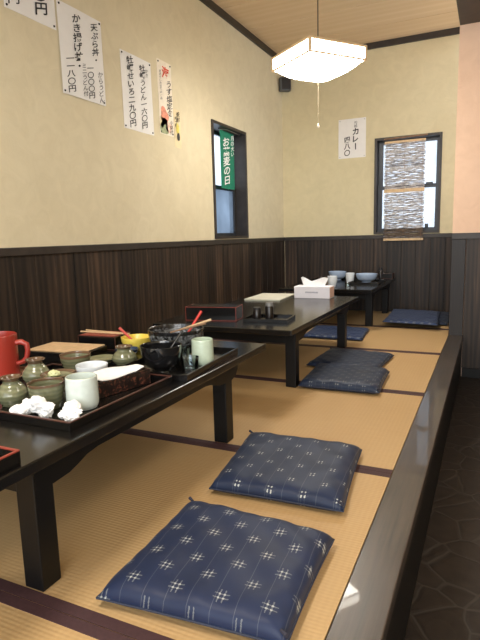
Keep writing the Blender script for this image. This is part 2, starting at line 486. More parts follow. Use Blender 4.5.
def planks(bm, a0, a1, z0, z1, fixed, depth, axis, w=0.115):
    a = a0
    if axis == 'y': box(bm, fixed, fixed + depth * 0.5, a0, a1, z0, z1)
    else: box(bm, a0, a1, fixed - depth * 0.5, fixed, z0, z1)
    while a < a1 - 0.004:
        b = min(a + w, a1)
        if a1 - b < 0.03: b = a1
        g = 0.0018
        if axis == 'y': box(bm, fixed, fixed + depth, a + g, b - g, z0, z1, 0.0016)
        else: box(bm, a + g, b - g, fixed - depth, fixed, z0, z1, 0.0016)
        a = b
bm = bmesh.new()
planks(bm, Y0, YB - 0.014, 0.0, ZW - 0.035, XW, 0.012, 'y', 0.13)
planks(bm, XW + 0.012, -0.10, 0.0, ZW - 0.035, YB, 0.012, 'x', 0.13)
struct('trim_4', bm, M['wains'])
bm = bmesh.new()
planks(bm, -0.155, XR, ZF + 0.07, ZW - 0.035, YP, 0.014, 'x', 0.17)
struct('trim_5', bm, M['wains'])
bm = bmesh.new(); box(bm, XW, XW + 0.022, Y0, YB, ZW - 0.037, ZW, 0.002)
box(bm, XW + 0.02, -0.10, YB - 0.022, YB, ZW - 0.037, ZW, 0.002)
struct('trim_6', bm, M['trim'])
bm = bmesh.new(); box(bm, -0.252, XR, YP - 0.024, YP + 0.11, ZW - 0.040, ZW + 0.003, 0.002)
struct('trim_7', bm, M['trim'])
bm = bmesh.new(); box(bm, -0.252, -0.157, YP - 0.018, YP + 0.12, ZF, ZW - 0.04, 0.003)
struct('trim_8', bm, M['post'])
bm = bmesh.new(); box(bm, -0.15, XR, YP - 0.028, YP, ZF, ZF + 0.07, 0.002)
struct('baseboard_partition', bm, M['black_matte'])
bm = bmesh.new(); box(bm, -0.25, -0.14, YP + 0.12, YB, 0, ZW - 0.037, 0.002); struct('trim_9', bm, M['post'])
# floors
bm = bmesh.new(); box(bm, -0.36, XR, Y0, YP + 0.05, ZF - 0.05, ZF); struct('floor', bm, M['stone'])
bm = bmesh.new(); box(bm, XW - T, -0.2405, Y0, YB + T, -0.09, -0.05); struct('floor_2', bm, M['black_matte'])
bm = bmesh.new(); box(bm, -0.24, -0.162, Y0, YP - 0.0185, ZF, -0.036); struct('trim_10', bm, M['black_matte'])
bm = bmesh.new(); box(bm, -0.252, -0.153, Y0, YP - 0.0185, -0.035, 0.002, 0.003); struct('trim_11', bm, M['kerb'])   # polished kerb beam

# tatami mats, long side across the platform, cloth border on both long edges
seam = [0.7225 + 0.902 * k for k in range(-3, 5)]
XT0, XT1 = XW + 0.013, -0.2535
names = {0: 'straw tatami mat at the very bottom left of the picture, nearest the viewer',
         1: 'straw tatami mat under the nearest navy cushion and the nearest table leg',
         2: 'straw tatami mat under the second cushion from the front, holding the near table\'s far leg',
         3: 'straw tatami mat under the pair of overlapping dark cushions',
         4: 'straw tatami mat behind the middle table, beside the foot of the wooden post',
         5: 'last narrow straw tatami mat along the back wall under the two far cushions'}
ys = [0.7225 + 0.902 * k for k in range(-1, 5)] + [5.177]
for k, (a, b) in enumerate(zip(ys, ys[1:])):
    t = thing('tatami_mat', names[k], 'tatami mat', ((XT0 + XT1) / 2, (a + b) / 2, 0), 0, 'tatami mats of the raised floor')
    hx, hy = (XT1 - XT0) / 2, (b - a) / 2
    bm = bmesh.new(); box(bm, -hx, hx, -hy + 0.001, hy - 0.001, -0.048, 0, 0.001); finish('straw_surface', bm, M['tatami'], t)
    for s in (-1, 1):
        if k == 5 and s == 1: continue
        e = s * (hy - 0.001)
        bm = bmesh.new(); box(bm, -hx, hx, min(e, e - s * 0.028), max(e, e - s * 0.028), -0.001, 0.0012, 0.0005)
        finish('cloth_border', bm, M['heri'], t)

# ------------------------------------------------------------------ windows
def window_left():
    y0, y1, z0, z1 = LW
    bm = bmesh.new()                                     # deep wooden lining
    X0 = XW - T; X1 = XW + 0.012
    box(bm, X0, X1, y1 - 0.022, y1, z0, z1, 0.001); box(bm, X0, X1, y0, y0 + 0.022, z0, z1, 0.001)
    box(bm, X0, X1, y0 + 0.022, y1 - 0.022, z1 - 0.022, z1, 0.001); box(bm, X0, X1, y0 + 0.022, y1 - 0.022, z0, z0 + 0.018, 0.001)
    w = struct('window_1', bm, M['trim'])
    xs = XW - 0.125
    a, b = y0 + 0.022, y1 - 0.022
    def sash(za, zb, x, pane):
        bm = bmesh.new(); f = 0.028
        box(bm, x - 0.012, x + 0.012, a, a + f, za, zb, 0.001); box(bm, x - 0.012, x + 0.012, b - f, b, za, zb, 0.001)
        box(bm, x - 0.012, x + 0.012, a + f, b - f, za, za + f, 0.001); box(bm, x - 0.012, x + 0.012, a + f, b - f, zb - f, zb, 0.001)
        s = finish('window_sash', bm, M['alu'], w)
        bm = bmesh.new(); box(bm, x - 0.002, x + 0.002, a + f, b - f, za + f, zb - f); finish('window_pane', bm, pane, s)
        return s
    sash(z0 + 0.018, 1.175, xs + 0.013, M['pane_grey'])
    sash(1.155, z1 - 0.022, xs - 0.012, M['pane'])
    bm = bmesh.new(); box(bm, xs + 0.026, xs + 0.04, 4.13, 4.19, 1.150, 1.172, 0.002); finish('sash_lock', bm, M['alu'], w)
window_left()

def window_back():
    x0, x1, z0, z1 = BWN
    bm = bmesh.new(); Ya = YB - 0.012; Yb = YB + T
    box(bm, x0, x0 + 0.022, Ya, Yb, z0, z1, 0.001); box(bm, x1 - 0.022, x1, Ya, Yb, z0, z1, 0.001)
    box(bm, x0 + 0.022, x1 - 0.022, Ya, Yb, z1 - 0.022, z1, 0.001); box(bm, x0 + 0.022, x1 - 0.022, Ya, Yb, z0, z0 + 0.022, 0.001)
    w = struct('window_2', bm, M['trim'])
    a, b = x0 + 0.022, x1 - 0.022
    yy = YB + 0.085
    def sash(za, zb, y):
        bm = bmesh.new(); f = 0.03
        box(bm, a, a + f + 0.012, y - 0.012, y + 0.012, za, zb, 0.001); box(bm, b - f, b, y - 0.012, y + 0.012, za, zb, 0.001)
        box(bm, a + f + 0.012, b - f, y - 0.012, y + 0.012, za, za + f, 0.001); box(bm, a + f + 0.012, b - f, y - 0.012, y + 0.012, zb - f, zb, 0.001)
        s = finish('window_sash', bm, M['alu'], w)
        bm = bmesh.new(); box(bm, a + f, b - f, y - 0.002, y + 0.002, za + f, zb - f); finish('window_pane', bm, M['pane'], s)
    sash(z0 + 0.022, 1.19, yy - 0.013); sash(1.165, z1 - 0.022, yy + 0.012)
    bm = bmesh.new(); box(bm, -0.56, -0.50, yy - 0.042, yy - 0.026, 1.185, 1.207, 0.003); finish('sash_lock', bm, M['alu'], w)
    bm = bmesh.new(); box(bm, -0.56, -0.53, yy - 0.042, yy - 0.026, 0.795, 0.83, 0.003); finish('sash_lock', bm, M['alu'], w)
window_back()

# reed screen hanging over the back window
def reed_screen():
    yy = YB - 0.035
    t = thing('reed_screen', 'hanging screen of grey woven twigs with tan slats over the far window', 'blind', (-0.742, yy, 0.68))
    hw = 0.174; H = 0.93
    def reeds(name, za, zb, mats, gap):
        bm = bmesh.new(); z = za
        while z < zb:
            seg = 14; ph = random.random() * 6; am = random.uniform(0.002, 0.0045)
            w1, w2 = random.uniform(-0.01, 0.006), random.uniform(-0.006, 0.01)
            pts = [(-hw + w1 + (2 * hw + w2 - w1) * i / seg, random.uniform(-0.002, 0.002), z + am * math.sin(ph + i * 0.8) + random.uniform(-0.0016, 0.0016)) for i in range(seg + 1)]
            n0 = len(bm.faces)
            path_tube(bm, pts, [random.uniform(0.002, 0.0046) for _ in pts], 6)
            bm.faces.ensure_lookup_table()
            mi = random.choice(range(len(mats)))
            for f in bm.faces[n0:]: f.material_index = mi
            z += gap * random.uniform(0.7, 1.25)
        return finish(name, bm, mats, t, smooth=True)
    g1 = simple('grey_twig', (0.22, 0.21, 0.22), 0.7, 0.3, 60); g2 = simple('pale_twig', (0.50, 0.48, 0.48), 0.7, 0.3, 60)
    g3 = simple('brown_twig', (0.12, 0.085, 0.06), 0.7, 0.3, 60)
    o = reeds('woven_twigs', 0.115, 0.44, [g1, g2, g2], 0.0049); o['kind'] = 'stuff'
    o = reeds('woven_twigs', 0.475, 0.885, [g1, g2, g2], 0.0049); o['kind'] = 'stuff'
    o = reeds('brown_twig_band', 0.022, 0.115, [g3, g3, g1], 0.0058); o['kind'] = 'stuff'
    for z, h, w in ((0.0, 0.022, 0.004), (0.442, 0.032, 0.006), (0.885, 0.02, 0.004)):
        bm = bmesh.new(); box(bm, -hw - 0.006, hw + 0.006, -w, w, z, z + h, 0.002); finish('slat', bm, M['woodtan'], t)
    bm = bmesh.new(); tube(bm, (-hw - 0.012, 0, 0.925), (hw + 0.02, 0, 0.935), 0.008); finish('hanging_rod', bm, M['woodbrown'], t)
    for s in (-0.9, 0, 0.9):
        bm = bmesh.new(); tube(bm, (s * hw, -0.0055, 0.0), (s * hw, -0.0055, 0.93), 0.0009, seg=6); finish('binding_thread', bm, M['woodbrown'], t)
reed_screen()

# green banner in the left window
def banner():
    t = thing('hanging_banner', 'green cloth banner with white brush writing hanging in the left window', 'banner', (-1.985, 4.02, 1.15))
    w, h = 0.128, 0.455
    bm = bmesh.new()
    nx, nz = 12, 20; g = []
    for j in range(nz + 1):
        g.append([bm.verts.new((0.004 * math.sin(i * 0.9) * (1 - 0.5 * j / nz), -w + 2 * w * i / nx, h * j / nz)) for i in range(nx + 1)])
    slab(bm, g, 0.0015)
    finish('cloth', bm, M['green'], t, smooth=True)
    for args in (('お蕎麦の日', 0.076, -0.03, h - 0.045, 0.018, 1.7), ('月の大い', 0.042, 0.082, h - 0.02, 0.014, 1.6)):
        bm = bmesh.new(); text_mesh(bm, *args, shear=0.22)
        bmesh.ops.transform(bm, matrix=WALL_L.to_4x4(), verts=bm.verts)
        bmesh.ops.translate(bm, vec=(0.0062, 0, 0), verts=bm.verts)
        finish('writing', bm, M['white'], t)
    bm = bmesh.new(); tube(bm, (0, -w - 0.02, h + 0.006), (0, w + 0.09, h + 0.006), 0.006); finish('rod', bm, M['alu'], t)
    bm = bmesh.new()
    path_tube(bm, [(0, -w - 0.01, h), (0.03, -0.05, h + 0.004), (0.035, w + 0.03, h - 0.005), (0.02, w + 0.085, h + 0.012), (0, w + 0.05, h + 0.02)], 0.0028, 8)
    finish('wire_hook', bm, M['metal'], t)
banner()

# ------------------------------------------------------------------ paper menus
def sheet(label, mat3, org, w, h, cols, paper=None, dots=True, marks=None, lean=0.0, name='menu_sheet', cat='menu sheet', pinmat=None):
    """org = lower left corner on the wall, w/h size"""
    t = thing(name, label, cat, org)
    t.rotation_euler = (mat3.to_4x4() @ Matrix.Rotation(lean, 4, 'Z')).to_euler()
    bm = bmesh.new()
    n = 10; g = []
    for j in range(n + 1):
        g.append([bm.verts.new((w * i / n, h * j / n, 0.002 + 0.0012 * math.sin(i * 0.7 + j * 0.5))) for i in range(n + 1)])
    slab(bm, g, 0.0006)
    finish('paper', bm, paper or M['paper'], t, smooth=True)
    for s, size, x, y, bold, nar in cols:
        left = mat3 is WALL_L
        bm = bmesh.new(); text_mesh(bm, s, size, x, y, bold, nar * (1.3 if left else 1.0), shear=0.30 if left else 0.12)
        bmesh.ops.translate(bm, vec=(0, 0, 0.0042), verts=bm.verts)
        finish('writing', bm, M['ink'], t)
    if dots:
        for px, py in ((0.014, 0.014), (w - 0.014, 0.014), (0.014, h - 0.014), (w - 0.014, h - 0.014)):
            bm = bmesh.new(); lathe(bm, [(0, 0.0075), (0.004, 0.006), (0.0055, 0.002), (0, 0.002)], 12, c=(px, py, 0))
            finish('drawing_pin', bm, pinmat or M['ink'], t, smooth=True)
    if marks: marks(t, w, h)
    return t
GW = 'handwritten menu sheets on the walls'
s1 = sheet('wide white menu sheet cut off by the top left corner, two price columns', WALL_L, (XW, 1.795, 1.765), 0.305, 0.26,
      [('三〇〇円', 0.052, 0.055, 0.235, 0.012, 1.1), ('二〇円', 0.06, 0.215, 0.215, 0.022, 1.1)], lean=0.0)
s2 = sheet('tallest white menu sheet on the left wall, directly beside the cut-off top corner sheet', WALL_L, (XW + 0.003, 2.112, 1.483), 0.322, 0.428,
      [('かき揚げ丼・', 0.045, 0.13, 0.405, 0.018, 1.15), ('ミニうどん付', 0.027, 0.165, 0.18, 0.008, 1.15), ('一一八〇円', 0.036, 0.065, 0.195, 0.018, 1.3),
       ('天ぷら丼・', 0.04, 0.262, 0.40, 0.014, 1.15), ('一〇〇〇円', 0.034, 0.212, 0.185, 0.016, 1.2), ('からうどん', 0.032, 0.29, 0.17, 0.006, 1.1)])
s3 = sheet('white menu sheet with two oyster dish columns, in the middle of the left wall', WALL_L, (XW, 2.592, 1.398), 0.30, 0.427,
      [('牡蠣せいろ二九〇円', 0.044, 0.085, 0.412, 0.016, 1.2), ('牡蠣うどん一六〇円', 0.041, 0.205, 0.395, 0.014, 1.2), ('かき', 0.024, 0.25, 0.38, 0.004, 1.0)])
def poster_marks(t, w, h):
    bm = bmesh.new(); text_mesh(bm, '海', 0.075, w * 0.55, h - 0.03, 0.03, 1.15)
    bmesh.ops.translate(bm, vec=(0, 0, 0.0044), verts=bm.verts); finish('red_heading', bm, M['redink'], t)
    pal = [((0.75, 0.28, 0.18), 0.34, 0.26, 0.05), ((0.32, 0.36, 0.20), 0.30, 0.09, 0.055), ((0.80, 0.52, 0.40), 0.60, 0.12, 0.04), ((0.72, 0.60, 0.35), 0.15, 0.16, 0.03)]
    for c, fx, fy, r in pal:
        bm = bmesh.new(); n = 18; ph = random.random() * 6
        vs = [bm.verts.new((min(w - 0.003, max(0.003, w * fx + r * 0.9 * (1 + 0.2 * math.sin(3 * a + ph)) * math.cos(a))), max(0.004, h * fy + r * (1 + 0.2 * math.cos(2 * a + ph)) * math.sin(a)), 0.0038)) for a in [2 * math.pi * i / n for i in range(n)]]
        bm.faces.new(vs); finish('printed_picture', bm, simple('poster_ink', c, 0.6, 0.3, 60, 0), t)
s4 = sheet('narrow printed menu poster with red heading and food pictures, right of the oyster menu', WALL_L, (XW, 2.962, 1.425), 0.165, 0.452,
      [('うす塩定食', 0.045, 0.125, 0.345, 0.014, 1.2), ('昆布だし仕立ての一品', 0.018, 0.03, 0.39, 0.004, 1.1), ('小鉢付', 0.03, 0.135, 0.10, 0.006, 1.0)],
      paper=simple('cream_printed_paper', (0.80, 0.72, 0.60), 0.6, 0.06, 30, 0), marks=poster_marks)
def slip_marks(t, w, h):
    for c, x0, x1, a, b in (((0.70, 0.58, 0.12), 0.02, 0.06, 0.09, 0.16), ((0.04, 0.035, 0.03), 0.03, 0.065, 0.045, 0.10)):
        bm = bmesh.new(); n = 14
        vs = [bm.verts.new(((x0 + x1) / 2 + (x1 - x0) / 2 * math.cos(2 * math.pi * i / n), (a + b) / 2 + (b - a) / 2 * math.sin(2 * math.pi * i / n), 0.0036)) for i in range(n)]
        bm.faces.new(vs); finish('printed_picture', bm, simple('slip_ink', c, 0.6, 0.2, 60, 0), t)
s5 = sheet('smallest yellowish paper slip with a bottle picture, lowest on the left wall', WALL_L, (XW, 3.135, 1.362), 0.082, 0.245,
      [('焼酎', 0.034, 0.05, 0.235, 0.01, 1.0), ('梅一杯', 0.022, 0.02, 0.20, 0.004, 1.0)],
      paper=simple('pale_yellow_paper', (0.74, 0.62, 0.38), 0.7, 0.05, 30, 0), dots=False, marks=slip_marks)
s6 = sheet('white handwritten curry menu sheet pinned on the back wall', WALL_B, (-1.366, YB, 1.472), 0.262, 0.36,
      [('カレー', 0.068, 0.165, 0.275, 0.03, 1.0), ('元祖', 0.03, 0.165, 0.335, 0.006, 1.1), ('四八〇', 0.06, 0.085, 0.20, 0.024, 1.0)], lean=0.0, pinmat=M['metal'])
for s in (s1, s2, s3, s6): s['group'] = GW

# ------------------------------------------------------------------ pendant lamp
def lamp():
    t = thing('pendant_lamp', 'square wood-framed pendant lamp glowing white, hanging from the ceiling on a cord', 'lamp', (-1.036, 3.43, 1.81), math.radians(7.6 - 45) )
    h = 0.215; fz = 0.088
    wood = simple('lamp_frame_wood', (0.80, 0.58, 0.34), 0.5, 0.1, 30)
    def glow(name, k, c=(1.0, 0.95, 0.86)):
        n = NT(name); e = n.n('Emission'); e.inputs[0].default_value = (*c, 1); e.inputs[1].default_value = k
        n.link(e.outputs[0], n.out.inputs[0]); return n.m
    diff = glow('lit_diffuser', LAMP_STRENGTH); side = glow('lit_side_paper', 12.0, (1.0, 0.93, 0.80))
    for z, hh in ((fz - 0.014, 0.014), (0.0, 0.010)):
        for (a, b, c, d) in ((-h, h, -h, -h + 0.014), (-h, h, h - 0.014, h), (-h, -h + 0.014, -h + 0.014, h - 0.014), (h - 0.014, h, -h + 0.014, h - 0.014)):
            bm = bmesh.new(); box(bm, a, b, c, d, z, z + hh, 0.002); finish('frame_rail', bm, wood, t)
    for sx in (-1, 1):
        for sy in (-1, 1):
            bm = bmesh.new(); cx, cy = sx * (h - 0.008), sy * (h - 0.008)
            box(bm, cx - 0.008, cx + 0.008, cy - 0.008, cy + 0.008, 0.010, fz - 0.014, 0.001); finish('frame_post', bm, wood, t)
    for k in range(4):
        bm = bmesh.new(); box(bm, -h + 0.016, h - 0.016, -h + 0.006, -h + 0.009, 0.010, fz - 0.014)
        bmesh.ops.rotate(bm, cent=(0, 0, 0), matrix=Matrix.Rotation(k * math.pi / 2, 3, 'Z'), verts=bm.verts)
        finish('side_panel', bm, side, t)
    bm = bmesh.new(); n = 16; g = []
    q = h - 0.012
    for j in range(n + 1):
        g.append([bm.verts.new((-q + 2 * q * i / n, -q + 2 * q * j / n, 0.004 - 0.066 * ((1 - (2 * i / n - 1) ** 4) * (1 - (2 * j / n - 1) ** 4)) ** 0.8)) for i in range(n + 1)])
    for j in range(n):
        for i in range(n): bm.faces.new((g[j][i], g[j][i + 1], g[j + 1][i + 1], g[j + 1][i]))
    finish('diffuser', bm, diff, t, smooth=True)
    bm = bmesh.new(); box(bm, -h + 0.014, h - 0.014, -h + 0.014, h - 0.014, fz - 0.008, fz - 0.004); finish('top_panel', bm, M['paper'], t)
    bm = bmesh.new(); lathe(bm, [(0, fz + 0.03), (0.012, fz + 0.03), (0.03, fz), (0.03, fz - 0.004), (0, fz - 0.004)], 20); finish('cap', bm, M['plastic'], t, smooth=True)
    bm = bmesh.new(); tube(bm, (0, 0, fz + 0.02), (0, 0, ZC - 1.81 - 0.03), 0.0032, seg=8); finish('cord', bm, M['plastic'], t)
    bm = bmesh.new(); lathe(bm, [(0, ZC - 1.81), (0.035, ZC - 1.81), (0.035, ZC - 1.81 - 0.02), (0.01, ZC - 1.81 - 0.035), (0, ZC - 1.81 - 0.035)], 20); finish('ceiling_rose', bm, M['plastic'], t, smooth=True)
    bm = bmesh.new(); tube(bm, (0, 0, -0.055), (0, 0, -0.345), 0.0011, seg=6); ps = finish('pull_string', bm, simple('string', (0.30, 0.24, 0.16), 0.8), t)
    bm = bmesh.new(); lathe(bm, [(0, -0.345), (0.003, -0.345), (0.009, -0.365), (0.006, -0.372), (0, -0.372)], 14); finish('pull_knob', bm, simple('string_knob', (0.7, 0.62, 0.5), 0.5), ps, smooth=True)
lamp()

# small speaker in the corner
t = thing('corner_speaker', 'small dark grey speaker mounted high in the corner behind the lamp', 'speaker', (-1.885, 5.125, 2.15), math.radians(42))
bm = bmesh.new(); box(bm, -0.055, 0.055, -0.035, 0.035, 0, 0.125, 0.01); finish('body', bm, simple('speaker_grey', (0.09, 0.095, 0.10), 0.5), t, smooth=True)
bm = bmesh.new(); box(bm, -0.045, 0.045, -0.039, -0.034, 0.01, 0.115, 0.003); finish('grille', bm, M['plastic'], t)
bm = bmesh.new(); box(bm, -0.015, 0.015, 0.034, 0.062, 0.045, 0.085, 0.002); finish('bracket', bm, M['metal'], t)

# ------------------------------------------------------------------ tables
TL, TR, TZ = -1.56, -0.802, 0.33
def table(label, y0, y1, l0, l1):
    """l0,l1: y of near-leg front and far-leg front"""
    cx, cy = (TL + TR) / 2, (y0 + y1) / 2
    t = thing('low_table', label, 'table', (cx, cy, 0), 0, 'black low dining tables in a row')
    hx, hy = (TR - TL) / 2, (y1 - y0) / 2
    bm = bmesh.new(); box(bm, -hx, hx, -hy, hy, TZ - 0.026, TZ, 0.003); finish('tabletop', bm, M['black'], t)
    lw = 0.055; a0, a1 = l0 - cy, l1 - cy
    ox = hx - 0.05
    for sx in (-1, 1):
        for a in (a0, a1):
            bm = bmesh.new(); x = sx * (ox - lw / 2)
            box(bm, x - lw / 2, x + lw / 2, a, a + lw, 0.0014, TZ - 0.026, 0.003); finish('leg', bm, M['black_matte'], t)
    # side aprons with a bracket curve at each leg, profile swept in y-z
    zt = TZ - 0.0262
    for sx in (-1, 1):
        bm = bmesh.new(); x = sx * (ox - 0.012); prof = []
        P = [(a0 + 0.004, 0.236), (a0 + lw, 0.233), (a0 + lw + 0.05, 0.237), (a0 + lw + 0.08, 0.246), (a0 + lw + 0.11, 0.257), (a0 + lw + 0.15, 0.262),
             (a1 - 0.15, 0.262), (a1 - 0.11, 0.257), (a1 - 0.08, 0.246), (a1 - 0.05, 0.237), (a1, 0.233), (a1 + lw, 0.233), (a1 + lw + 0.03, 0.242), (a1 + lw + 0.048, 0.262), (a1 + lw + 0.052, 0.29)]
        P = [(max(-hy + 0.01, min(hy - 0.01, yy)), z) for yy, z in P]
        ra = [[bm.verts.new((x + d, yy, z)) for yy, z in P] for d in (-0.0135, 0.0135)]
        rb = [[bm.verts.new((x + d, yy, zt)) for yy, z in P] for d in (-0.0135, 0.0135)]
        for i in range(len(P) - 1):
            for q in (0, 1): bm.faces.new((ra[q][i], ra[q][i + 1], rb[q][i + 1], rb[q][i]))
            bm.faces.new((ra[0][i], ra[0][i + 1], ra[1][i + 1], ra[1][i])); bm.faces.new((rb[0][i], rb[0][i + 1], rb[1][i + 1], rb[1][i]))
        for i in (0, -1): bm.faces.new((ra[0][i], ra[1][i], rb[1][i], rb[0][i]))
        finish('side_apron', bm, M['black_matte'], t)
    for a in (a0 + 0.014, a1 + lw - 0.014):
        bm = bmesh.new(); box(bm, -ox + lw, ox - lw, a - 0.012, a + 0.012, 0.225, zt, 0.002); finish('end_apron', bm, M['black_matte'], t)
    return t
table('nearest black low table, crowded with green pots, bowls and trays', 0.54, 1.925, 0.752, 1.652)
table('middle black low table with a white tissue box and black condiment tray', 2.225, 3.595, 2.422, 3.415)
table('farthest black low table against the back wall, holding pale blue bowls', 4.03, 5.165, 4.30, 5.04)

# ------------------------------------------------------------------ cushions
def cushion(label, corners, h, m, z=0.0, group=None, seed=1, pinch=0.25):
    """corners: near-left, near-right, far-right, far-left in world xy"""
    rnd = random.Random(seed)
    c = sum((Vector((*p, 0)) for p in corners), Vector()) / 4
    t = thing('floor_cushion', label, 'cushion', (c.x, c.y, z), 0, group)
    q = [Vector((p[0] - c.x, p[1] - c.y, 0)) for p in corners]
    ang = math.atan2((q[1] - q[0]).y, (q[1] - q[0]).x)
    t.rotation_euler.z = ang
    R = Matrix.Rotation(-ang, 3, 'Z'); q = [R @ v for v in q]
    n = 44; bm = bmesh.new()
    ph = [rnd.random() * 6 for _ in range(6)]
    def pos(u, v, s):
        # edges bow slightly inward, corners stay pointed
        uu = u * (1 - 0.022 * (1 - v * v)); vv = v * (1 - 0.022 * (1 - u * u))
        a, b = (uu + 1) / 2, (vv + 1) / 2
        p = q[0] * (1 - a) * (1 - b) + q[1] * a * (1 - b) + q[2] * a * b + q[3] * (1 - a) * b
        e = max(0, (1 - abs(u) ** 9) * (1 - abs(v) ** 9)) ** 0.45
        e *= 1 - 0.10 * (u * u * v * v)
        wr = 0.0022 * math.sin(9 * u + 4 * v + ph[0]) * math.sin(5 * v + ph[1]) + 0.0014 * math.sin(17 * u * v + ph[2])
        # puckers running in from the edges
        ed = max(abs(u), abs(v)); wr += 0.0035 * max(0, ed - 0.72) * math.sin(26 * (u + v) + ph[3])
        if s > 0: zz = h * 0.34 + e * (h * 0.66 + wr * 1.0) - 0.006 * (1 - (u * u + v * v) / 2) * 0.3
        else: zz = h * 0.34 - e * h * 0.335
        return Vector((p.x, p.y, max(0.0005, zz)))
    def par(i):
        w = 2 * i / n - 1
        return math.sin(w * math.pi / 2) if False else (abs(w) ** 0.8) * (1 if w > 0 else -1)
    top = [[bm.verts.new(pos(par(i), par(j), 1)) for i in range(n + 1)] for j in range(n + 1)]
    bot = [[(top[j][i] if i in (0, n) or j in (0, n) else bm.verts.new(pos(par(i), par(j), -1))) for i in range(n + 1)] for j in range(n + 1)]
    for g in (top, bot):
        for j in range(n):
            for i in range(n): bm.faces.new((g[j][i], g[j][i + 1], g[j + 1][i + 1], g[j + 1][i]))
    cv = finish('cover', bm, m, t, smooth=True)
    try: cv.data.set_sharp_from_angle(angle=math.radians(180))
    except Exception: pass
    # seam piping
    bm = bmesh.new(); loop = []
    N = 12
    for a, b, fx in ((-1, -1, 0), (1, -1, 1), (1, 1, 2), (-1, 1, 3)):
        for k in range(N):
            s = -1 + 2 * k / N
            u, v = {0: (s, -1), 1: (1, s), 2: (-s, 1), 3: (-1, -s)}[fx]
            p = pos(u, v, 1); loop.append(p)
    loop.append(loop[0]); path_tube(bm, loop, 0.0022, 6)
    finish('piping', bm, simple('navy_piping', (0.014, 0.02, 0.045), 0.6), t, smooth=True)
    for px, py in ((0.93, -0.93), (-0.93, 0.93)):
        p = pos(px, py, 1)
        bm = bmesh.new(); tube(bm, p, p + Vector((px * 0.016, py * 0.012, 0.001)), 0.003, 0.0045, 8); finish('corner_tassel', bm, simple('tassel_thread', (0.03, 0.03, 0.05), 0.8), t)
    return t
GC = 'navy floor cushions along the tables'
cushion('nearest navy floor cushion with bold white woven crosses', [(-0.715, 0.765), (-0.305, 0.80), (-0.315, 1.165), (-0.732, 1.185)], 0.060, M['kas_a'], group=GC, seed=3)
cushion('second navy floor cushion from the front, with small four-dot white marks', [(-0.728, 1.285), (-0.328, 1.305), (-0.372, 1.735), (-0.79, 1.72)], 0.056, M['kas_b'], group=GC, seed=5)
cushion('dark navy floor cushion beside the middle table, rear one of the overlapping pair', [(-0.935, 2.845), (-0.525, 2.84), (-0.505, 3.25), (-0.915, 3.29)], 0.040, M['kas_c'], group=GC, seed=8)
cushion('dark speckled floor cushion beside the middle table, front one of the overlapping pair', [(-0.835, 2.41), (-0.440, 2.42), (-0.462, 2.825), (-0.862, 2.815)], 0.055, M['kas_c'], group=GC, seed=9)
cushion('bright blue patterned floor cushion seen beneath the far end of the middle table', [(-1.24, 3.66), (-0.79, 3.66), (-0.83, 4.10), (-1.27, 4.13)], 0.035, M['kas_d'], group=GC, seed=11)
cushion('lower cushion of the two stacked before the back wall, corner sticking out right', [(-0.70, 4.50), (-0.285, 4.47), (-0.275, 5.10), (-0.74, 5.13)], 0.040, M['kas_c'], group=GC, seed=13)
cushion('upper navy cushion of the two stacked before the back wall', [(-0.762, 4.27), (-0.335, 4.22), (-0.375, 4.92), (-0.79, 4.98)], 0.034, M['kas_d'], z=0.036, group=GC, seed=14)

# ------------------------------------------------------------------ trays & boxes
def tray(name, label, cx, cy, w, d, rz=0, z=TZ, h=0.022, body=None, rim=None, flare=0.004, th=0.006, group=None):
    t = thing(name, label, 'tray', (cx, cy, z + 0.0005), rz, group)
    hx, hy = w / 2, d / 2
    bm = bmesh.new(); box(bm, -hx + th, hx - th, -hy + th, hy - th, 0.0, 0.005)
    finish('base', bm, body or M['black'], t)
    bm = bmesh.new()
    for (a, b, c, e) in ((-hx, hx, -hy, -hy + th), (-hx, hx, hy - th, hy), (-hx, -hx + th, -hy + th, hy - th), (hx - th, hx, -hy + th, hy - th)):
        box(bm, a, b, c, e, 0, h - 0.003, 0.0008)
    finish('side', bm, body or M['black'], t)
    bm = bmesh.new()
    for (a, b, c, e) in ((-hx, hx, -hy, -hy + th), (-hx, hx, hy - th, hy), (-hx, -hx + th, -hy + th, hy - th), (hx - th, hx, -hy + th, hy - th)):
        box(bm, a, b, c, e, h - 0.003, h, 0.0006)
    finish('rim', bm, rim or M['brownrim'], t)
    return t
ZT = TZ + 0.0065     # inside a tray
tray('serving_tray', 'large black tray with brown rim, full of green pots and crumpled napkins', -1.088, 1.082, 0.478, 0.432, 0)
tray('serving_tray', 'black tray under the big mottled bowl at the far end of the near table', -0.9525, 1.512, 0.266, 0.40, math.radians(3), rim=M['black'])
tray('lacquer_tray', 'small black tray with red rim at the left edge of the picture', -0.965, 0.595, 0.30, 0.20, 0, h=0.03, rim=M['redrim'])
tray('serving_tray', 'brown wooden tray beneath the red pouring pot', -1.425, 1.16, 0.175, 0.20, 0, h=0.012, body=M['woodbrown'], rim=M['woodbrown'])

